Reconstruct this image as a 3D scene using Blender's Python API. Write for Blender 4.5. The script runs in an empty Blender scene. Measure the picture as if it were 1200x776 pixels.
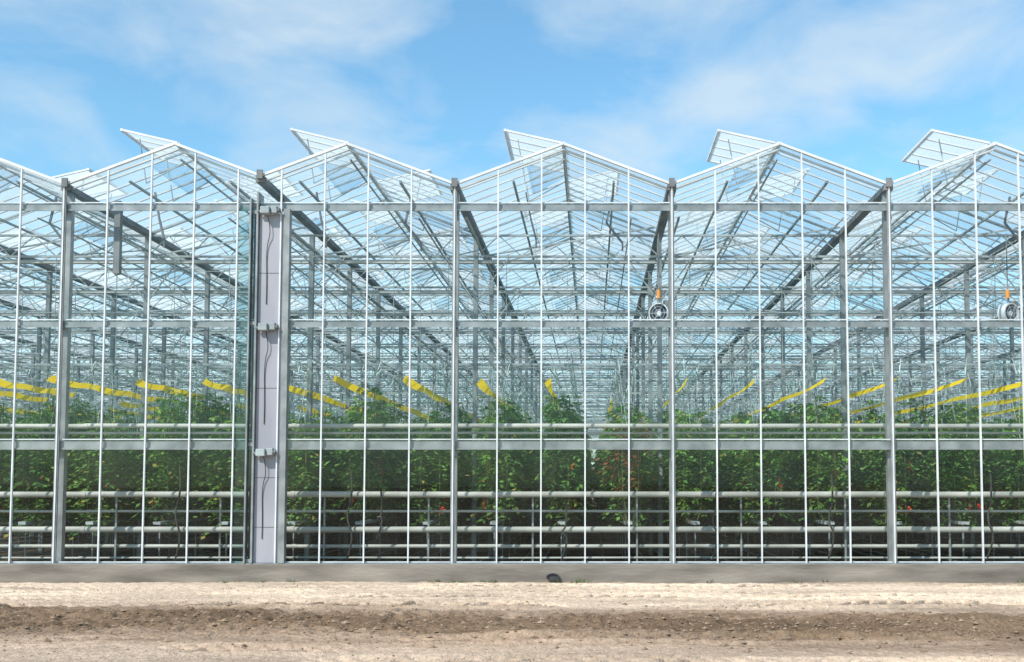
import bpy, math, random
import numpy as np
from mathutils import Vector, Matrix
random.seed(4); rng=np.random.default_rng(7)
scene=bpy.context.scene
coll=scene.collection

# ------------------------------------------------------------ materials
def newmat(name):
    m=bpy.data.materials.new(name); m.use_nodes=True
    nt=m.node_tree
    for n in list(nt.nodes): nt.nodes.remove(n)
    out=nt.nodes.new('ShaderNodeOutputMaterial')
    return m,nt,out
def N(nt,t,**k):
    n=nt.nodes.new(t)
    for a,b in k.items(): setattr(n,a,b)
    return n
def ramp(nt,fac,stops):
    r=N(nt,'ShaderNodeValToRGB')
    el=r.color_ramp.elements
    while len(el)<len(stops): el.new(0.5)
    for e,(p,c) in zip(el,stops):
        e.position=p; e.color=(*c,1) if len(c)==3 else c
    nt.links.new(fac,r.inputs['Fac']); return r
def weathered(name,c1,c2,scale=3,rough=0.5,metal=0.0,bump=0.0,stretch=(1,1,1),trans=0,detail=3,matte=False):
    m,nt,out=newmat(name)
    if matte:
        b=N(nt,'ShaderNodeBsdfDiffuse'); b.inputs['Roughness'].default_value=0
    else:
        b=N(nt,'ShaderNodeBsdfPrincipled')
        b.inputs['Roughness'].default_value=rough; b.inputs['Metallic'].default_value=metal
    g=N(nt,'ShaderNodeNewGeometry')
    mp=N(nt,'ShaderNodeMapping'); mp.inputs['Scale'].default_value=stretch
    nt.links.new(g.outputs['Position'],mp.inputs['Vector'])
    n=N(nt,'ShaderNodeTexNoise'); n.inputs['Scale'].default_value=scale; n.inputs['Detail'].default_value=detail
    nt.links.new(mp.outputs[0],n.inputs['Vector'])
    r=ramp(nt,n.outputs['Fac'],[(0.32,c1),(0.68,c2)])
    nt.links.new(r.outputs[0],b.inputs[0])
    if bump:
        bp=N(nt,'ShaderNodeBump'); bp.inputs['Strength'].default_value=bump; bp.inputs['Distance'].default_value=0.02
        n2=N(nt,'ShaderNodeTexNoise'); n2.inputs['Scale'].default_value=scale*8; n2.inputs['Detail'].default_value=8
        nt.links.new(mp.outputs[0],n2.inputs['Vector'])
        nt.links.new(n2.outputs['Fac'],bp.inputs['Height']); nt.links.new(bp.outputs[0],b.inputs['Normal'])
    if trans:
        t=N(nt,'ShaderNodeBsdfTranslucent'); nt.links.new(r.outputs[0],t.inputs[0])
        x=N(nt,'ShaderNodeMixShader'); x.inputs[0].default_value=trans
        nt.links.new(b.outputs[0],x.inputs[1]); nt.links.new(t.outputs[0],x.inputs[2]); nt.links.new(x.outputs[0],out.inputs[0])
    else: nt.links.new(b.outputs[0],out.inputs[0])
    return m
M_white=weathered('white_aluminium',(0.56,0.58,0.60),(0.74,0.76,0.78),2.0,0.4)
M_bars=weathered('glazing_bar_paint',(0.56,0.60,0.62),(0.74,0.77,0.79),2.0,matte=True)
M_galv=weathered('galvanised_steel',(0.18,0.19,0.195),(0.33,0.345,0.35),2.5,0.45,0.25,detail=6)
M_galvi=weathered('column_steel',(0.18,0.20,0.21),(0.31,0.34,0.35),2.5,matte=True)
M_galvl=weathered('interior_steel',(0.26,0.30,0.31),(0.46,0.51,0.52),1.5,matte=True)
M_galvd=weathered('gutter_steel',(0.13,0.14,0.145),(0.24,0.25,0.26),1.5,matte=True)
M_pipe=weathered('pipe_paint',(0.27,0.28,0.25),(0.50,0.50,0.46),1.2,0.45,detail=6)
M_screen=weathered('screen_cloth',(0.42,0.45,0.45),(0.6,0.63,0.63),1.2,matte=True)
M_panel=weathered('service_panel',(0.27,0.27,0.31),(0.40,0.40,0.45),0.9,0.5,stretch=(1,1,0.35),detail=7)
M_dark=weathered('dark_plastic',(0.02,0.02,0.022),(0.05,0.05,0.055),5,0.5)
M_hose=weathered('rubber_hose',(0.02,0.025,0.02),(0.06,0.055,0.045),5,0.6)
M_yellow=weathered('yellow_film',(0.90,0.64,0.01),(0.95,0.72,0.02),2,0.4,trans=.4,matte=True)
M_orange=weathered('orange_plastic',(0.7,0.25,0.02),(0.8,0.33,0.03),5,0.4)
M_fanw=weathered('fan_housing',(0.5,0.55,0.6),(0.68,0.72,0.76),5,0.4)
M_blue=weathered('fan_blade',(0.02,0.04,0.09),(0.04,0.07,0.14),5,0.4)
M_conc=weathered('plinth_concrete',(0.12,0.105,0.09),(0.29,0.255,0.22),0.9,0.9,0,0.6,(0.6,1,3),detail=9)
M_floor=weathered('floor_cloth',(0.07,0.055,0.04),(0.18,0.14,0.10),0.8,matte=True)
M_twine=weathered('twine',(0.38,0.47,0.46),(0.56,0.66,0.66),2,matte=True)
M_tom=weathered('tomato_skin',(0.5,0.03,0.01),(0.62,0.12,0.02),1.5,0.25)

def glass(name,tint,refl,diff,dcol=(0.8,0.85,0.87),gloss=True,dirt_glare=0):
    m,nt,out=newmat(name)
    tr=N(nt,'ShaderNodeBsdfTransparent'); tr.inputs[0].default_value=(*tint,1)
    df=N(nt,'ShaderNodeBsdfDiffuse'); df.inputs[0].default_value=(*dcol,1)
    tl=N(nt,'ShaderNodeBsdfTranslucent'); tl.inputs[0].default_value=(*dcol,1)
    last=tr
    if diff>0:
        a=N(nt,'ShaderNodeMixShader'); a.inputs[0].default_value=0.65
        nt.links.new(df.outputs[0],a.inputs[1]); nt.links.new(tl.outputs[0],a.inputs[2])
        b=N(nt,'ShaderNodeMixShader'); b.inputs[0].default_value=diff
        if dirt_glare:  # patchy pale film: glass dirt plus painted-in reflection streaks
            g=N(nt,'ShaderNodeNewGeometry'); n=N(nt,'ShaderNodeTexNoise'); n.inputs['Scale'].default_value=.8; n.inputs['Detail'].default_value=4
            nt.links.new(g.outputs['Position'],n.inputs['Vector'])
            mr=N(nt,'ShaderNodeMapRange'); mr.inputs['From Min'].default_value=.35; mr.inputs['From Max'].default_value=.7
            mr.inputs['To Min'].default_value=0; mr.inputs['To Max'].default_value=dirt_glare
            nt.links.new(n.outputs['Fac'],mr.inputs['Value']); nt.links.new(mr.outputs[0],b.inputs[0])
        nt.links.new(tr.outputs[0],b.inputs[1]); nt.links.new(a.outputs[0],b.inputs[2]); last=b
    if not gloss:
        nt.links.new(last.outputs[0],out.inputs[0]); return m
    gl=N(nt,'ShaderNodeBsdfGlossy'); gl.inputs['Roughness'].default_value=0.0; gl.inputs[0].default_value=(0.85,0.95,1.0,1)
    lw=N(nt,'ShaderNodeLayerWeight'); lw.inputs[0].default_value=0.5
    p=N(nt,'ShaderNodeMath',operation='POWER'); p.inputs[1].default_value=4
    nt.links.new(lw.outputs['Facing'],p.inputs[0])
    q=N(nt,'ShaderNodeMath',operation='MULTIPLY_ADD'); q.inputs[1].default_value=0.4; q.inputs[2].default_value=refl
    nt.links.new(p.outputs[0],q.inputs[0])
    c=N(nt,'ShaderNodeMixShader'); nt.links.new(q.outputs[0],c.inputs[0])
    nt.links.new(last.outputs[0],c.inputs[1]); nt.links.new(gl.outputs[0],c.inputs[2])
    nt.links.new(c.outputs[0],out.inputs[0]); return m
M_glass=glass('facade_glass',(0.965,0.98,0.975),0.03,0.01,(.7,.72,.7),dirt_glare=.035)
M_teal=glass('tinted_glass',(0.58,0.72,0.70),0.05,0.06,(0.3,0.42,0.40))
M_roof=glass('roof_glass',(0.92,0.96,0.975),0.05,0.33,(0.84,0.88,0.9),gloss=False)
M_vent=glass('vent_glass',(0.9,0.95,0.97),0.06,0.75,(.88,.92,.93),gloss=False)

def leafmat(name):
    m,nt,out=newmat(name)
    at=N(nt,'ShaderNodeAttribute'); at.attribute_name='tint'
    g=N(nt,'ShaderNodeNewGeometry'); n=N(nt,'ShaderNodeTexNoise'); n.inputs['Scale'].default_value=.9; n.inputs['Detail'].default_value=2
    nt.links.new(g.outputs['Position'],n.inputs['Vector'])
    hs=N(nt,'ShaderNodeHueSaturation')
    mr=N(nt,'ShaderNodeMapRange'); mr.inputs['From Min'].default_value=.3; mr.inputs['From Max'].default_value=.7; mr.inputs['To Min'].default_value=0.55; mr.inputs['To Max'].default_value=1.6
    nt.links.new(n.outputs['Fac'],mr.inputs['Value']); nt.links.new(mr.outputs[0],hs.inputs['Value'])
    mh=N(nt,'ShaderNodeMapRange'); mh.inputs['From Min'].default_value=.3; mh.inputs['From Max'].default_value=.7; mh.inputs['To Min'].default_value=0.52; mh.inputs['To Max'].default_value=.475
    nt.links.new(n.outputs['Fac'],mh.inputs['Value']); nt.links.new(mh.outputs[0],hs.inputs['Hue'])
    nt.links.new(at.outputs['Color'],hs.inputs['Color'])
    b=N(nt,'ShaderNodeBsdfDiffuse')
    nt.links.new(hs.outputs[0],b.inputs[0])
    gl=N(nt,'ShaderNodeBsdfGlossy'); gl.inputs['Roughness'].default_value=.45; gl.inputs[0].default_value=(.8,.85,.8,1)
    xg=N(nt,'ShaderNodeMixShader'); xg.inputs[0].default_value=.05
    nt.links.new(b.outputs[0],xg.inputs[1]); nt.links.new(gl.outputs[0],xg.inputs[2])
    t=N(nt,'ShaderNodeBsdfTranslucent'); nt.links.new(hs.outputs[0],t.inputs[0])
    x=N(nt,'ShaderNodeMixShader'); x.inputs[0].default_value=0.35
    nt.links.new(xg.outputs[0],x.inputs[1]); nt.links.new(t.outputs[0],x.inputs[2])
    nt.links.new(x.outputs[0],out.inputs[0]); return m
M_leaf=leafmat('tomato_leaf')

# ------------------------------------------------------------ mesh helpers
class Acc:
    def __init__(s): s.v=[]; s.f=[]
    def box(s,p0,p1,w,h,up=(0,0,1)):
        p0=Vector(p0);p1=Vector(p1);d=(p1-p0).normalized();u=Vector(up)
        if abs(d.dot(u))>0.98: u=Vector((0,1,0))
        sd=d.cross(u).normalized(); u2=sd.cross(d).normalized()
        b=len(s.v)
        for p in (p0,p1):
            for a,c in ((-1,-1),(1,-1),(1,1),(-1,1)):
                s.v.append(tuple(p+sd*(a*w/2)+u2*(c*h/2)))
        s.f+= [(b,b+1,b+2,b+3),(b+7,b+6,b+5,b+4),(b,b+4,b+5,b+1),(b+1,b+5,b+6,b+2),(b+2,b+6,b+7,b+3),(b+3,b+7,b+4,b)]
    def cyl(s,p0,p1,r,n=8):
        p0=Vector(p0);p1=Vector(p1);d=(p1-p0).normalized();u=Vector((0,0,1))
        if abs(d.dot(u))>0.98: u=Vector((0,1,0))
        sd=d.cross(u).normalized(); u2=sd.cross(d).normalized(); b=len(s.v)
        for p in (p0,p1):
            for i in range(n):
                a=2*math.pi*i/n; s.v.append(tuple(p+sd*(math.cos(a)*r)+u2*(math.sin(a)*r)))
        for i in range(n):
            j=(i+1)%n; s.f.append((b+i,b+j,b+n+j,b+n+i))
        s.f.append(tuple(b+i for i in range(n))); s.f.append(tuple(b+n+i for i in reversed(range(n))))
    def poly(s,pts):
        b=len(s.v); s.v+= [tuple(p) for p in pts]; s.f.append(tuple(range(b,b+len(pts))))
    def ab(s,x0,x1,y0,y1,z0,z1):
        s.box(((x0+x1)/2,(y0+y1)/2,z0),((x0+x1)/2,(y0+y1)/2,z1),x1-x0,y1-y0)
    def obj(s,name,mat,parent=None,smooth=False,bevel=0):
        me=bpy.data.meshes.new(name); me.from_pydata(s.v,[],s.f); me.update()
        me.materials.append(mat); o=bpy.data.objects.new(name,me); coll.objects.link(o)
        if parent: o.parent=parent
        if smooth:
            for p in me.polygons: p.use_smooth=True
        if bevel:
            bm=o.modifiers.new('b','BEVEL'); bm.width=bevel; bm.segments=2
        return o
def empty(name,loc=(0,0,0)):
    e=bpy.data.objects.new(name,None); e.location=loc; coll.objects.link(e); e.empty_display_size=0.3; return e
def hose(name,pts,r,mat,parent=None):
    c=bpy.data.curves.new(name,'CURVE'); c.dimensions='3D'; c.bevel_depth=r; c.bevel_resolution=2
    s=c.splines.new('NURBS'); s.points.add(len(pts)-1)
    for p,q in zip(s.points,pts): p.co=(*q,1)
    s.use_endpoint_u=True; s.order_u=3; c.materials.append(mat)
    o=bpy.data.objects.new(name,c); coll.objects.link(o)
    if parent: o.parent=parent
    return o

# ------------------------------------------------------------ layout
EYE=2.15; D=24.0
BAY=4.905; PANE=0.981
G=[-11.89,-7.49,-3.09,1.82,6.72]
g=-11.89
for i in range(15): g-=BAY; G.insert(0,g)
g=6.72
for i in range(12): g+=BAY; G.append(g)
ZR=9.89; SL=0.93/2.4525
bays=[]
for a,b in zip(G[:-1],G[1:]):
    r=(a+b)/2
    if abs(a+11.89)<.01: r=-9.44
    if abs(a+7.49)<.01: r=-5.54
    bays.append((a,r,b))
def roofz(x):
    for a,r,b in bays:
        if a<=x<=b: return ZR-SL*abs(x-r)
    return 8.96
ZB,ZM1,ZM2,ZT=0.415,3.045,5.77,8.436
DEPTH=135.0; FS=4.5
def vis(x,y,m=4): 
    return -(D+y)*0.56-m < x < (D+y)*0.41+m
XL,XR=-21.7,16.5

GH=empty('greenhouse')
mul=Acc(); col=Acc(); gl=Acc(); rail=Acc(); raf=Acc()
xs=[1.82+PANE*n for n in range(-24,15)]
cols=[-21.7,-16.795,-11.89,-3.09,1.82,6.72,11.625]
for i,x in enumerate(xs):
    iscol=any(abs(x-c)<.06 for c in cols)
    if iscol:
        col.ab(x-.045,x+.045,-.05,-.006,ZB,roofz(x)-.05)
        mul.ab(x-.014,x+.014,-.075,-.0505,ZB,roofz(x)-.05)
        col.ab(x-.065,x+.065,.17,.33,ZB,roofz(x)-.15)
    else:
        j=random.uniform(-.004,.004)
        mul.box((x+j,-.03,ZB),(x-j,-.03,roofz(x)-.04),.031,.05)
for x0,x1 in zip(xs[:-1],xs[1:]):
    for z0,z1 in ((ZB,ZM1),(ZM1,ZM2),(ZM2,ZT)):
        if x0<-7.9 and x1>-7.05: continue
        t=[random.uniform(-.003,.003) for _ in range(3)]
        gl.poly([(x0,t[0],z0),(x1,t[1],z0),(x1,t[1]+t[2],z1),(x0,t[0]+t[2],z1)])
    top=[(x1,0,roofz(x1)-.02)]
    for a,r,b in bays:
        if x0<r<x1: top.append((r,0,ZR-.02))
        if x0<a<x1: top.append((a,0,roofz(a+.001)-.02))
    top.append((x0,0,roofz(x0)-.02))
    gl.poly([(x0,0,ZT),(x1,0,ZT)]+top)
gl.obj('facade_glass',M_glass,GH)
mul.obj('mullions',M_white,GH); col.obj('facade_columns',M_galv,GH)
for z,h in ((ZM1,.17),(ZM2,.12),(ZT,.13)):
    rail.ab(XL,XR,.036,.16,z-h/2,z+h/2)
    rail.ab(XL,XR,.01,.035,z-h/2-.03,z-h/2+.012)
rail.obj('facade_rails',M_galv,GH)
r2=Acc()
for z in (ZM1+.115,ZM2+.085,ZT+.09,ZB+.02):
    r2.ab(XL,XR,.005,.05,z-.012,z+.012)
r2.obj('rail_caps',M_white,GH)
for a,r,b in bays:
    if r<XL-3 or r>XR+3: continue
    for e in (a,b):
        ze=ZR-SL*abs(e-r)
        raf.box((r,-.03,ZR-.02),(e,-.03,ze-.02),.08,.055)
        raf.box((r,.12,ZR-.11),(e,.12,ze-.11),.05,.04)
raf.obj('gable_rafters',M_white,GH)
gt=Acc()
for x in G:
    z=roofz(x)
    gt.box((x,-.06,z-.10),(x,DEPTH,z-.10),.2,.13)
    gt.box((x,-.07,z+.0),(x,-.12,z+.0),.13,.2)
gt.obj('roof_gutters',M_galvd,GH)
rb=Acc()
for a,r,b in bays: rb.box((r,-.02,ZR+.0),(r,DEPTH,ZR+.0),.08,.06)
rb.obj('ridge_bars',M_bars,GH)
rt=Acc()
for a,r,b in bays:
    if abs(r)<45:
        rt.box((r,.3,ZR-.28),(r,DEPTH,ZR-.28),.035,.035)
        for s in (-1,1):
            rt.box((r+s*1.15,.3,ZR-.80),(r+s*1.15,90,ZR-.80),.05,.05)
rt.obj('vent_drive_tubes',M_galvl,GH)
rg=Acc(); gb=Acc()
for a,r,b in bays:
    for e in (a,b):
        ze=ZR-SL*abs(e-r)
        rg.poly([(r,0.02,ZR+.01),(e,0.02,ze+.01),(e,DEPTH,ze+.01),(r,DEPTH,ZR+.01)])
        y=.6
        while y<DEPTH:
            if vis(r,y,5): gb.box((r,y,ZR-.012),(e,y,ze-.012),.045,.035)
            y+=.6 if y<40 else (1.2 if y<80 else 2.4)
rg.obj('roof_glass',M_roof,GH); gb.obj('glazing_bars',M_bars,GH)

# interior frames
fr=Acc(); fc=Acc(); sc=Acc(); wr=Acc()
nf=int(DEPTH/FS)
for k in range(1,nf):
    y=FS*k
    for (a,r,b) in bays:
        if not vis((a+b)/2,y,5): continue
        zt=8.82; zb=8.25
        w=.055
        fr.box((a,y,zt),(b,y,zt),w,w); fr.box((a,y,zb),(b,y,zb),w,w)
        n=8 if y<50 else 2
        for i in range(n):
            xa=a+(b-a)*i/n; xb=a+(b-a)*(i+1)/n
            fr.box((xa,y,zt if i%2 else zb),(xb,y,zb if i%2 else zt),.025,.025)
        for e in (a,b):
            fr.box((r,y,ZR-.1),(e,y,ZR-.1-SL*abs(e-r)),.045,.05)
        sc.box((a,y+.12,zb-.12),(b,y+.12,zb-.12),.14,.09)
        fc.box((a,y,.0),(a,y,8.8),.12,.14)
        if y<60:
            fr.box((a,y,7.0),(a+.9,y,zb),.03,.03); fr.box((a,y,7.0),(a-.9,y,zb),.03,.03)
            for j in range(3):
                xx=a+(b-a)*(j+.5)/3
                fr.box((xx,y+.07,5.35),(xx,y,zb),.016,.016)
        fr.box((a,y+.07,5.35),(b,y+.07,5.35),.06,.06)
        fr.box((a,y+.07,6.75),(b,y+.07,6.75),.025,.025)
        for s in range(1,4):
            yy=y+FS*s/4
            if y<60: wr.box((a,yy,8.3),(b,yy,8.3),.014,.014)
fr.obj('roof_trusses',M_galvl,GH); fc.obj('interior_columns',M_galvi,GH); sc.obj('energy_screens',M_screen,GH)
wr.obj('screen_wires',M_twine,GH)
br=Acc()
for a,r,b in bays:
    if not XL<r<XR: continue
    for s,yy in ((-1.0,1.6),(1.2,2.0)):
        x=r+s+random.uniform(-.15,.15)
        if random.random()<.3: continue
        br.box((x,yy,9.2),(x-.12*s,yy,8.55),.04,.05); br.box((x-.12*s,yy,8.55),(x+.25,yy,8.05),.04,.05); br.box((x+.25,yy,8.05),(x+.25,yy,7.85),.04,.05)
br.ab(-11.02,-10.88,.5,.64,7.0,8.7)
br.obj('vent_brackets',M_galvd,GH)
bc=Acc()
for (a,r,b) in bays:
    if XL<r<XR:
        bc.box((a+.2,.5,8.3),(a+.2,40,8.3),.05,.05)
        bc.box((b-.9,.5,8.3),(b-.9,40,8.3),.03,.03)
        bc.box((a+.05,.35,7.4),(a+.05,4.4,8.4),.03,.03)
        bc.box((a+.1,4.3,8.2),(b-.1,4.3,9.0),.04,.04)
bc.obj('longitudinal_braces',M_galvl,GH)

# vents
vg=Acc(); vf=Acc(); va=Acc()
VW=1.38
for a,r,b in bays:
    y=.25; k=0
    while y<100:
        s=-1 if k%2==0 else 1
        if vis(r,y,5):
            L=2.3
            VA=math.radians(13+random.uniform(-1,1.2))
            ca,sa=math.cos(VA)*s,math.sin(VA)
            z0=ZR+.07
            P=lambda t,yy,dz=0:(r+ca*t,yy,z0+sa*t+dz)
            vg.poly([P(0.02,y),P(VW,y),P(VW,y+L),P(.02,y+L)])
            vf.box(P(VW,y-.03,.005),P(VW,y+L+.03,.005),.06,.055); vf.box(P(0.03,y,.005),P(.03,y+L,.005),.04,.04)
            nb=4 if y<20 else 2
            for i in range(nb+1):
                yy=y+L*i/nb
                vf.box(P(0.05,yy,.006),P(VW-.02,yy,.006),.05 if i in (0,nb) else .035,.045)
            if y<40:
                for yy in (y+.35,y+L-.35):
                    va.box(P(VW*.8,yy,-.03),(r+s*.9,yy,ZR-.75),.022,.022)
                    va.box((r+s*.9,yy,ZR-.75),(r,yy,ZR-.25),.022,.022)
        y+=3.1; k+=1
vg.obj('vent_glass',M_vent,GH); vf.obj('vent_frames',M_white,GH); va.obj('vent_arms',M_galvl,GH)

pl=Acc(); pl.ab(XL,XR,-.12,.2,-.1,ZB-.02)
pl.obj('plinth',M_conc,GH,bevel=.015)
ps=Acc(); ps.ab(XL,XR,-.075,-.06+.1,ZB-.0195,ZB+.0)
ps.obj('sill',M_galv,GH)
bw=Acc()
for x in G: bw.box((x,DEPTH,0),(x,DEPTH,9),.15,.15)
for z in (0.4,3,5.8,8.4): bw.box((G[0],DEPTH+.2,z),(G[-1],DEPTH+.2,z),.12,.12)
x=G[0]
while x<G[-1]: bw.box((x,DEPTH+.1,.3),(x,DEPTH+.1,8.9),.05,.05); x+=.981
bw.obj('rear_wall_frame',M_galvl,GH)

# service column
SC=Acc()
SC.ab(-7.50,-6.95,-.02,.45,ZB,8.25); SC.obj('service_panel',M_panel,GH,bevel=.012)
s2=Acc()
s2.ab(-6.93,-6.80,-.09,.1,ZB,8.36)
s2.ab(-7.545,-7.505,-.10,.3,ZB,8.75)
s2.ab(-7.70,-7.665,-.10,.1,ZB,8.6)
for z in (ZB+.05,ZM1,ZM2,8.3):
    s2.ab(-7.66,-7.55,-.03,.06,z-.04,z+.04)
s2.obj('service_column_frame',M_galv,GH)
s3=Acc()
for z0,z1 in ((ZB,ZM1),(ZM1,ZM2),(ZM2,ZT)):
    s3.poly([(-7.97,-.004,z0),(-7.70,-.034,z0),(-7.70,-.034,z1),(-7.97,-.004,z1)])
s3.poly([(-7.66,-.02,ZB),(-7.55,-.02,ZB),(-7.55,-.02,8.4),(-7.66,-.02,8.4)])
s3.obj('service_column_glass',M_teal,GH)
s4=Acc(); s4.ab(-7.65,-7.57,.08,.12,ZB,8.4); s4.obj('service_column_shadow_gap',M_dark,GH)
s5=Acc()
for z in (1.2,2.3,4.3,6.9):
    s5.ab(-7.49,-6.96,-.024,-.0205,z,z+.01)
s5.obj('panel_joints',M_dark,GH)
mo=Acc(); mo2=Acc()
for z in (8.30,5.66,2.86):
    mo.ab(-7.42,-7.22,-.26,-.03,z-.08,z+.08); mo.ab(-7.2,-7.06,-.2,-.04,z-.06,z+.10)
    mo2.cyl((-7.24,-.14,z),(-7.0,-.14,z+.01),.055,12); mo2.cyl((-7.5,-.14,z-.02),(-7.42,-.14,z-.02),.04,12)
mo.obj('gear_box',M_galvl,GH,bevel=.015); mo2.obj('gear_motor',M_galvd,GH)
for z0,z1 in ((.95,2.8),(3.5,5.6),(6.2,8.2)):
    hose('motor_cable',[(-7.3,-.07,z1),(-7.2,-.1,z1-.35),(-7.33,-.035,z1-.7),(-7.3,-.035,z0+.4),(-7.31,-.035,z0)],.009,M_dark,GH)

# ------------------------------------------------------------ heating pipes
HP=empty('heating_pipes')
hp=Acc()
for z,r,yy in ((3.53,.055,1.3),(3.37,.03,1.45),(1.92,.07,1.3),(1.52,.03,1.6),(1.10,.07,1.3),(0.70,.045,1.5),(0.45,.025,1.2)):
    x=XL
    while x<XR+4:
        d=random.uniform(-.008,.008)
        hp.cyl((x,yy,z+d),(x+4.9,yy,z-d),r,16); hp.cyl((x+4.85,yy,z),(x+4.95,yy,z),r*1.15,12)
        x+=4.9
hp.obj('header_pipe',M_pipe,HP,smooth=False)
hb=Acc()
x=-21
while x<16:
    hb.box((x,1.42,.0),(x,1.42,2.0),.04,.04); x+=2.4525
hb.obj('pipe_stand',M_galv,HP)

# ------------------------------------------------------------ crop rows
rowsX=[0.9+1.63*n for n in range(-28,22)]
GG=empty('growing_gutters')
gg=Acc(); lg=Acc(); rp=Acc()
for x in rowsX:
    if not vis(x,30,0): continue
    gg.box((x,2.1,1.22),(x,75,1.22),.18,.07)
    for s in (-.27,.27): rp.cyl((x+.8+s,2.0,.14),(x+.8+s,75,.14),.026,6)
    y=2.3
    while y<45:
        lg.box((x,y,.0),(x,y,1.18),.03,.03); y+=2.4
gg.obj('gutter_profile',M_galvl,GG); lg.obj('gutter_leg',M_galvi,GG); rp.obj('rail_pipe',M_galvl,GG)
CW=empty('crop_wires')
cw=Acc(); hk=Acc()
for x in rowsX:
    for s in (-.25,.25):
        if vis(x,60,0): cw.box((x+s,1.5,5.28),(x+s,110,5.28),.014,.014)
    y=2.5
    while y<75:
        if vis(x,y,2):
            s=random.choice((-.25,.25)); tl=random.uniform(-.35,.35)
            z1=random.uniform(4.7,4.9)
            hk.box((x+s,y,5.28),(x+s*.8+tl*.2,y+tl,z1+.1),.013,.013)
            hk.box((x+s*.8+tl*.2,y+tl,z1+.1),(x+s*.8-tl*.3,y-tl*.7,z1+.3),.02,.035)
            hk.box((x+s*.8,y+tl,z1+.1),(x+random.uniform(-.2,.2),y+random.uniform(-.4,.4),3.3),.007,.007)
        y+=.40 if y<30 else .6
cw.obj('support_wire',M_galvl,CW); hk.obj('twine_hook',M_twine,CW)

# sticky tape
for i,x in enumerate(rowsX):
    if not vis(x,4,3): continue
    if abs(x-.9)<.1: st,ln=7,8
    else: st,ln=random.uniform(.5,1.5),random.uniform(9,18)
    if x<-8: ln=random.uniform(3.5,7)
    for rep in range(2):
        t=Acc(); pts=[]
        n=14
        for j in range(n+1):
            y=st+ln*j/n
            z=4.60-.05*math.sin(math.pi*((j*3/n)%1))+random.uniform(-.008,.008)
            tw=.045+.03*math.sin(j*.9+i)
            pts.append(((x+tw-.3,y,z+.065),(x-tw-.3,y,z-.065)))
        for q in pts: t.v+= [q[0],q[1]]
        for j in range(n): t.f.append((2*j,2*j+1,2*j+3,2*j+2))
        o=t.obj('yellow_sticky_tape',M_yellow)
        st+=ln+random.uniform(2.5,4)

# ------------------------------------------------------------ tomato plants
def plantseg(name,seed,L=2.0,brown=False,dens=1.0):
    r=np.random.default_rng(seed)
    V=[];F=[];C=[]
    SV=Acc(); TV=Acc()
    npl=int(L/.33)
    for i in range(npl):
        for side in (-1,1):
            y0=(i+.5+r.uniform(-.3,.3))*L/npl
            x0=side*.22+r.uniform(-.08,.08)
            H=r.uniform(3.55,4.4) if not brown else r.uniform(3.5,3.9)
            z=1.45 if not brown else 2.2
            z+=r.uniform(-.25,.45)
            SV.box((x0*.4,y0,1.3),(x0,y0,z),.018,.018); SV.box((x0,y0,z),(x0,y0,H),.016,.016)
            while z<H:
                ang=r.uniform(0,2*math.pi)
                ln=r.uniform(.32,.58)*(1.0 if z<H-.35 else .6)
                up=r.uniform(.0,.45) if z<H-.3 else r.uniform(.4,1.2)
                nl=int(r.integers(7,11)); 
                clump=r.uniform(0,1)
                for k in range(nl):
                    t=(k//2+1)/(nl/2+.5)
                    px=x0+math.cos(ang)*ln*t; py=y0+math.sin(ang)*ln*t
                    pz=z+ln*(up*t-.9*t*t)
                    sd=(-1 if k%2 else 1)
                    a2=ang+sd*r.uniform(.6,1.2) if k<nl-1 else ang
                    ll=r.uniform(.09,.17); wd=ll*r.uniform(.27,.38)
                    dx,dy=math.cos(a2),math.sin(a2); dz=r.uniform(-.9,.1)
                    b=len(V)
                    sx,sy=-dy,dx
                    tw=r.uniform(-.5,.5)
                    V+= [(px,py,pz),(px+dx*ll*.5+sx*wd,py+dy*ll*.5+sy*wd,pz+dz*ll*.4+tw*wd),
                         (px+dx*ll,py+dy*ll,pz+dz*ll),(px+dx*ll*.5-sx*wd,py+dy*ll*.5-sy*wd,pz+dz*ll*.4-tw*wd)]
                    F+= [(b,b+1,b+2),(b,b+2,b+3)]
                    if brown:
                        c=np.array([.30,.12,.045])*r.uniform(.4,1.2)
                        if r.random()<.25: c=np.array([.09,.16,.03])
                    else:
                        top=min(1,max(0,(z-2)/2.2))
                        c=np.array([.10+.05*top*clump,.215+.05*top,.035+.03*clump])*r.uniform(.5,1.5)
                        if r.random()<.04: c=np.array([.32,.28,.07])
                    C+= [tuple(c)+(1,)]*4
                z+=r.uniform(.05,.11)/dens*(1.5 if z<2.1 else 1)
            if r.random()<.4 and not brown:
                zt=r.uniform(1.55,2.7)
                for q in range(int(r.integers(3,7))):
                    SVx=x0+side*.1+r.uniform(-.05,.05); 
                    TV.cyl((SVx,y0+r.uniform(-.05,.05),zt-q*.055),(SVx,y0+.001,zt-q*.055+.055),.03,6)
    me=bpy.data.meshes.new(name)
    nv=len(V)
    Fv=list(F)+[tuple(i+nv for i in f) for f in SV.f]
    nv2=nv+len(SV.v)
    Fv+= [tuple(i+nv2 for i in f) for f in TV.f]
    me.from_pydata(V+SV.v+TV.v,[],Fv)
    at=me.color_attributes.new('tint','FLOAT_COLOR','POINT')
    cc=np.array(C+[(.13,.15,.06,1)]*len(SV.v)+[(.5,.05,.02,1)]*len(TV.v),dtype=np.float32)
    at.data.foreach_set('color',cc.ravel())
    me.materials.append(M_leaf); me.materials.append(M_tom)
    mi=np.zeros(len(Fv),dtype=np.int32); mi[len(F)+len(SV.f):]=1
    me.polygons.foreach_set('material_index',mi)
    me.update(); return me
segs=[plantseg('tomato_row_%d'%i,20+i) for i in range(5)]
TP=empty('tomato_plants')
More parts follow.
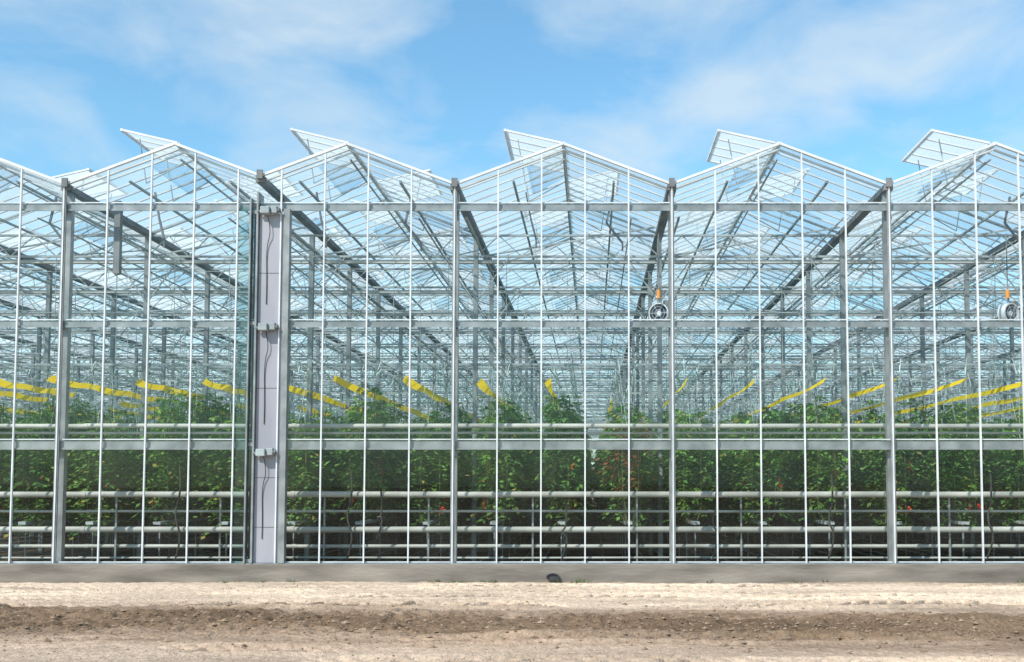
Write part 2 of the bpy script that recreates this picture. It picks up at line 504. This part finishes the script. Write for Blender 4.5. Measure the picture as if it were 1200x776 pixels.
for x in rowsX:
    y=2.2
    while y<(80 if abs(x)<6 else 50):
        if vis(x,y,1.5):
            o=bpy.data.objects.new('row_section',random.choice(segs)); coll.objects.link(o)
            f=random.random()<.5
            o.location=(x+random.uniform(-.06,.06),y+(2 if f else 0),0); o.rotation_euler=(0,0,math.pi if f else 0)
            o.scale=(1,1,random.uniform(.88,1.08)); o.parent=TP
        y+=2
bm_=plantseg('withered_vine_mesh',77,1.0,True,.6)
o=bpy.data.objects.new('withered_plant',bm_); coll.objects.link(o); o.location=(.95,1.5,-.1)

for (x,z0,z1) in ((-9.6,.5,2.6),(-5.6,.5,2.5),(-4.9,1.0,2.0),(2.9,.5,2.3),(-.6,.5,1.8),(5.6,.5,2.4),(9.3,.5,2.4)):
    hose('irrigation_hose',[(x,1.1,z1),(x+.05,1.12,z1-.6),(x-.12,1.1,(z0+z1)/2-.1),(x+.1,1.1,z0+.4),(x-.1,1.2,z0-.1)],.022,M_hose)

# ------------------------------------------------------------ fans
def fan(loc,rot):
    E=empty('circulation_fan',loc); E.rotation_euler=(0,0,rot)
    a=Acc(); n=28; R=.24
    for i in range(n):
        t0=2*math.pi*i/n;t1=2*math.pi*(i+1)/n
        for (ra,ya,rb_,yb) in ((R,-.1,R,.12),(R-.02,.12,R-.02,-.1),(R-.02,-.1,R,-.1),(R,.12,R-.02,.12)):
            a.poly([(ra*math.cos(t0),ya,ra*math.sin(t0)),(ra*math.cos(t1),ya,ra*math.sin(t1)),(rb_*math.cos(t1),yb,rb_*math.sin(t1)),(rb_*math.cos(t0),yb,rb_*math.sin(t0))])
    a.obj('housing',M_fanw,E)
    b=Acc(); b.cyl((0,-.06,0),(0,.16,0),.06,14); b.obj('motor',M_fanw,E)
    c=Acc()
    for i in range(5):
        t=i*2*math.pi/5; u=t+.8
        c.poly([(.05*math.cos(t),-.02,.05*math.sin(t)),(.21*math.cos(t-.1),-.05,.21*math.sin(t-.1)),(.21*math.cos(u),.02,.21*math.sin(u)),(.05*math.cos(u),.03,.05*math.sin(u))])
    c.obj('blades',M_blue,E)
    b2=Acc(); b2.cyl((0,.125,0),(0,.13,0),.22,20); b2.obj('rear_shroud',M_dark,E)
    d=Acc()
    for rr in (.08,.15,.22):
        for i in range(20):
            t0=2*math.pi*i/20;t1=2*math.pi*(i+1)/20
            d.box((rr*math.cos(t0),-.11,rr*math.sin(t0)),(rr*math.cos(t1),-.11,rr*math.sin(t1)),.005,.005)
    for i in range(6):
        t=math.pi*i/3; d.box((0,-.112,0),(.235*math.cos(t),-.112,.235*math.sin(t)),.006,.006)
    d.obj('guard',M_white,E)
    e=Acc(); e.box((-.02,0,.25),(-.02,0,1.9),.02,.02); e.box((.03,0,.25),(-.02,0,.6),.015,.015); e.ab(.1,.26,-.05,.05,.17,.30); e.obj('hanger',M_galvd,E)
    f=Acc(); f.cyl((-.02,0,.36),(-.02,0,.56),.045,10); f.obj('sensor',M_orange,E)
fan((1.60,1.0,6.15),math.radians(-20)); fan((9.78,1.0,6.15),math.radians(25))

dp=Acc(); n=16
for i in range(n):
    t0=2*math.pi*i/n;t1=2*math.pi*(i+1)/n
    for ra,rb_,ya,yb in ((.08,.08,-.2,-.1),(.07,.07,-.1,-.2),(.07,.08,-.2,-.2)):
        dp.poly([(ra*math.cos(t0),ya,ra*math.sin(t0)),(ra*math.cos(t1),ya,ra*math.sin(t1)),(rb_*math.cos(t1),yb,rb_*math.sin(t1)),(rb_*math.cos(t0),yb,rb_*math.sin(t0))])
dp.cyl((0,-.16,0),(0,-.13,0),.075,16)
o=dp.obj('drain_pipe',M_dark); o.location=(-.85,0,.12); o.scale=(1.8,1,1)

# ------------------------------------------------------------ ground
def fine(a,b,st): return np.arange(a,b,st)
gx=np.concatenate([[-1500,-600,-250,-100,-50,-30,-22],fine(-17,14,.045),[18,28,50,100,250,600,1500]])
gy=np.concatenate([[-1500,-600,-250,-100,-50,-30,-20,-16],fine(-13,.0,.035),[.1,3,10,40,140,300,700,1500]])
X,Y=np.meshgrid(gx,gy)
def vnoise(x,y,s,seed):
    r=np.random.default_rng(seed); T=r.random((256,256))
    x=x/s;y=y/s; xi=np.floor(x).astype(int);yi=np.floor(y).astype(int);fx=x-xi;fy=y-yi
    fx=fx*fx*(3-2*fx);fy=fy*fy*(3-2*fy)
    a=T[xi%256,yi%256];b=T[(xi+1)%256,yi%256];c=T[xi%256,(yi+1)%256];d=T[(xi+1)%256,(yi+1)%256]
    return (a*(1-fx)+b*fx)*(1-fy)+(c*(1-fx)+d*fx)*fy-.5
def sstep(a,b,v):
    t=np.clip((v-a)/(b-a),0,1); return t*t*(3-2*t)
Yw=Y+.9*vnoise(X,Y,4,3)+.05*X
rough=sstep(-9.0,-7.8,Yw)*(1-sstep(-5.9,-5.2,Yw))
Z=.05*vnoise(X,Y,3.0,1)+.018*vnoise(X,Y,.3,2)+.018*vnoise(X,Y,.11,5)
Z+=rough*(.07*vnoise(X,Y,.28,6)+.085*vnoise(X,Y,.12,8)+.06*vnoise(X*.35,Y,.5,9))
def track(yc,w,depth,ph,amp,bias=.0):
    c=Y-(yc+.12*np.sin(X*.22+ph)+.01*X)
    prof=np.clip(1-(np.abs(c)/w)**4,0,1)
    rim=np.exp(-((np.abs(c)-w*1.15)/(w*.25))**2)*depth*.8
    tread=np.clip(np.sin((X*3.1+np.abs(c)*3.4+ph)*2*np.pi)*2.5,-1,1)*.5+.5
    pres=np.clip(vnoise(X,Y*.3,2.2,int(ph*10)+11)*3+.6+bias,0,1)
    return (prof*(-depth+amp*tread*(.6+.8*(vnoise(X,Y,.4,77)+.5)))+rim)*pres
for t in ((-1.3,.32,.07,.3,.11,.5),(-2.4,.24,.05,2.9,.07,-.1),(-3.4,.28,.05,1.3,.08,.2),(-4.8,.36,.08,2.1,.13,.6),(-8.9,.30,.06,1.7,.07,.3),(-9.8,.3,.06,.9,.07,.2),(-10.8,.25,.05,2.7,.06,.2)):
    Z+=track(*t)
fade=(np.abs(X)<60)&(Y>-60)&(Y<1)
Z=np.where(fade,Z,0)
Z=np.where(Y>-.25,np.minimum(Z,0.02),Z); Z=np.where(Y>0.05,-0.02,Z)
ny,nx=X.shape
verts=np.stack([X.ravel(),Y.ravel(),Z.ravel()],1)
ii=np.arange(ny*nx).reshape(ny,nx)
faces=np.stack([ii[:-1,:-1].ravel(),ii[:-1,1:].ravel(),ii[1:,1:].ravel(),ii[1:,:-1].ravel()],1)
me=bpy.data.meshes.new('ground'); me.from_pydata(verts.tolist(),[],faces.tolist()); me.update()
go=bpy.data.objects.new('ground',me); coll.objects.link(go)
m,nt,out=newmat('soil')
b=N(nt,'ShaderNodeBsdfDiffuse')
geo=N(nt,'ShaderNodeNewGeometry'); sx=N(nt,'ShaderNodeSeparateXYZ'); nt.links.new(geo.outputs['Position'],sx.inputs[0])
mp=N(nt,'ShaderNodeMapping'); mp.inputs['Scale'].default_value=(.3,1,1); nt.links.new(geo.outputs['Position'],mp.inputs[0])
n1=N(nt,'ShaderNodeTexNoise'); n1.inputs['Scale'].default_value=.9; n1.inputs['Detail'].default_value=10; n1.inputs['Roughness'].default_value=.7
nt.links.new(mp.outputs[0],n1.inputs['Vector'])
ma=N(nt,'ShaderNodeMath',operation='MULTIPLY_ADD'); ma.inputs[1].default_value=3.8; nt.links.new(n1.outputs['Fac'],ma.inputs[0]); nt.links.new(sx.outputs['Y'],ma.inputs[2])
m2=N(nt,'ShaderNodeMath',operation='MULTIPLY_ADD'); m2.inputs[1].default_value=.07; nt.links.new(sx.outputs['X'],m2.inputs[0]); nt.links.new(ma.outputs[0],m2.inputs[2])
mr=N(nt,'ShaderNodeMapRange'); mr.inputs['From Min'].default_value=-12+1.9; mr.inputs['From Max'].default_value=0+1.9; nt.links.new(m2.outputs[0],mr.inputs['Value'])
P=(.68,.53,.40); Dk=(.20,.135,.088)
rp_=ramp(nt,mr.outputs[0],[(0.0,(.56,.43,.32)),(.12,(.58,.44,.33)),(.24,(.42,.30,.215)),(.34,Dk),(.49,(.22,.15,.10)),(.57,(.50,.375,.28)),(.64,P),(.95,(.70,.55,.42)),(1.0,(.42,.325,.245))])  # last stop paints the contact shade along the plinth foot into the soil
n3=N(nt,'ShaderNodeTexNoise'); n3.inputs['Scale'].default_value=9; n3.inputs['Detail'].default_value=8; n3.inputs['Roughness'].default_value=.7
nt.links.new(geo.outputs['Position'],n3.inputs['Vector'])
mm=N(nt,'ShaderNodeMapRange'); mm.inputs['From Min'].default_value=.3; mm.inputs['From Max'].default_value=.7; mm.inputs['To Min'].default_value=.62; mm.inputs['To Max'].default_value=1.2
nt.links.new(n3.outputs['Fac'],mm.inputs['Value'])
n5=N(nt,'ShaderNodeTexNoise'); n5.inputs['Scale'].default_value=.7; n5.inputs['Detail'].default_value=6; nt.links.new(mp.outputs[0],n5.inputs['Vector'])
m5=N(nt,'ShaderNodeMapRange'); m5.inputs['From Min'].default_value=.35; m5.inputs['From Max'].default_value=.6; m5.inputs['To Min'].default_value=.75; m5.inputs['To Max'].default_value=1.08
nt.links.new(n5.outputs['Fac'],m5.inputs['Value'])
mu=N(nt,'ShaderNodeMath',operation='MULTIPLY'); nt.links.new(mm.outputs[0],mu.inputs[0]); nt.links.new(m5.outputs[0],mu.inputs[1])
hs=N(nt,'ShaderNodeHueSaturation'); nt.links.new(rp_.outputs[0],hs.inputs['Color']); nt.links.new(mu.outputs[0],hs.inputs['Value'])
nt.links.new(hs.outputs[0],b.inputs[0])
n4=N(nt,'ShaderNodeTexNoise'); n4.inputs['Scale'].default_value=22; n4.inputs['Detail'].default_value=8; nt.links.new(geo.outputs['Position'],n4.inputs['Vector'])
bp=N(nt,'ShaderNodeBump'); bp.inputs['Strength'].default_value=.9; bp.inputs['Distance'].default_value=.04
nt.links.new(n4.outputs['Fac'],bp.inputs['Height']); nt.links.new(bp.outputs[0],b.inputs['Normal'])
nt.links.new(b.outputs[0],out.inputs[0]); me.materials.append(m)
fl=Acc(); fl.poly([(G[0],.2,.004),(G[-1],.2,.004),(G[-1],DEPTH,.004),(G[0],DEPTH,.004)]); fl.obj('greenhouse_floor',M_floor,GH)

def clod(A,c,s,r):
    base=[(1,0,0),(-1,0,0),(0,1,0),(0,-1,0),(0,0,1),(0,0,-1)]
    b=len(A.v)
    P=[Vector(q[:3])*s*r.uniform(.6,1.2) for q in base]
    for q in P: A.v.append((c[0]+q.x*1.2,c[1]+q.y,c[2]+q.z*.7))
    for f in ((0,2,4),(2,1,4),(1,3,4),(3,0,4),(2,0,5),(1,2,5),(3,1,5),(0,3,5)): A.f.append(tuple(b+i for i in f))
cl=Acc(); r=np.random.default_rng(3)
for i in range(7000):
    x=r.uniform(-16,13)
    if i%4==0: y=r.uniform(-11.5,-.3); s=r.uniform(.006,.018)
    else: y=r.normal(-7.4-.06*x,1.1); s=abs(r.normal(0,.018))+.008
    if y>-.3: continue
    xi=np.searchsorted(gx,x); yi=np.searchsorted(gy,y)
    clod(cl,(x,y,Z[min(yi,ny-1),min(xi,nx-1)]+s*.1),s,r)
M_clod=weathered('clod_earth',(.17,.12,.08),(.34,.25,.18),4,matte=True)
cl.obj('soil_clods',M_clod)

wd=[];wf=[];wc=[]
for i in range(22):
    cx=random.choice([random.uniform(-9,-6.2),random.uniform(-3.5,0),random.uniform(-14,11)])
    cy=random.uniform(-.35,-.16)
    for k in range(random.randint(6,14)):
        a=random.uniform(0,6.28);l=random.uniform(.04,.12);w=.008
        bx,by=cx+random.uniform(-.1,.1),cy+random.uniform(-.05,.05)
        b0=len(wd); wd+=[(bx-w,by,0),(bx+w,by,0),(bx+math.cos(a)*l*.7,by+math.sin(a)*l*.5,l)]
        wf.append((b0,b0+1,b0+2)); c=random.uniform(.6,1.3); wc+=[(.07*c,.12*c,.03*c,1)]*3
me=bpy.data.meshes.new('weeds'); me.from_pydata(wd,[],wf)
at=me.color_attributes.new('tint','FLOAT_COLOR','POINT'); at.data.foreach_set('color',np.array(wc,dtype=np.float32).ravel())
me.materials.append(M_leaf); o=bpy.data.objects.new('weeds',me); coll.objects.link(o)

# ------------------------------------------------------------ world
AZ=222; EL=42
w=bpy.data.worlds.new('World'); scene.world=w; w.use_nodes=True; nt=w.node_tree
for n in list(nt.nodes): nt.nodes.remove(n)
out=N(nt,'ShaderNodeOutputWorld'); bg=N(nt,'ShaderNodeBackground'); bg.inputs[1].default_value=.125
sky=N(nt,'ShaderNodeTexSky',sky_type='NISHITA'); sky.sun_disc=False
sky.sun_elevation=math.radians(EL); sky.sun_rotation=math.radians(AZ); sky.air_density=1.2; sky.dust_density=.6; sky.ozone_density=1.5
mc=N(nt,'ShaderNodeMixRGB',blend_type='MULTIPLY'); mc.inputs[0].default_value=1; mc.inputs[2].default_value=(1.08,1.58,1.68,1)
nt.links.new(sky.outputs[0],mc.inputs[1])
tc=N(nt,'ShaderNodeTexCoord'); sp=N(nt,'ShaderNodeSeparateXYZ'); nt.links.new(tc.outputs['Generated'],sp.inputs[0])
ad=N(nt,'ShaderNodeMath',operation='ADD'); ad.inputs[1].default_value=.25; nt.links.new(sp.outputs['Z'],ad.inputs[0])
mx=N(nt,'ShaderNodeMath',operation='MAXIMUM'); mx.inputs[1].default_value=.05; nt.links.new(ad.outputs[0],mx.inputs[0])
dx=N(nt,'ShaderNodeMath',operation='DIVIDE'); dy=N(nt,'ShaderNodeMath',operation='DIVIDE')
nt.links.new(sp.outputs['X'],dx.inputs[0]); nt.links.new(mx.outputs[0],dx.inputs[1]); nt.links.new(sp.outputs['Y'],dy.inputs[0]); nt.links.new(mx.outputs[0],dy.inputs[1])
cb=N(nt,'ShaderNodeCombineXYZ'); nt.links.new(dx.outputs[0],cb.inputs[0]); nt.links.new(dy.outputs[0],cb.inputs[1]); cb.inputs[2].default_value=3.1
cn=N(nt,'ShaderNodeTexNoise'); cn.inputs['Scale'].default_value=3.6; cn.inputs['Detail'].default_value=10; cn.inputs['Roughness'].default_value=.53; cn.inputs['Distortion'].default_value=.35
nt.links.new(cb.outputs[0],cn.inputs['Vector'])
cr=ramp(nt,cn.outputs['Fac'],[(.40,(0,0,0)),(.52,(.3,.3,.3)),(.66,(.68,.68,.68))])
mxr=N(nt,'ShaderNodeMixRGB'); nt.links.new(cr.outputs[0],mxr.inputs[0]); nt.links.new(mc.outputs[0],mxr.inputs[1]); mxr.inputs[2].default_value=(5.9,6.8,7.4,1)
nt.links.new(mxr.outputs[0],bg.inputs[0]); nt.links.new(bg.outputs[0],out.inputs[0])
az=math.radians(AZ); el=math.radians(EL)
sd=Vector((math.sin(az)*math.cos(el),math.cos(az)*math.cos(el),math.sin(el)))
L=bpy.data.lights.new('sun','SUN'); L.energy=5.0; L.angle=math.radians(.53); L.color=(1,.95,.87)
lo=bpy.data.objects.new('sun',L); coll.objects.link(lo); lo.rotation_euler=sd.to_track_quat('Z','Y').to_euler(); lo.location=sd*60

cam=bpy.data.cameras.new('camera'); co=bpy.data.objects.new('camera',cam); coll.objects.link(co)
co.location=(0,-D,EYE); co.rotation_euler=(math.radians(90+3.5),0,0)
cam.sensor_width=36; cam.lens=37.8; cam.shift_x=-.0775; cam.shift_y=.0858; cam.clip_end=4000; cam.clip_start=.1
scene.camera=co
scene.view_settings.view_transform='Standard'; scene.view_settings.look='None'; scene.view_settings.exposure=0
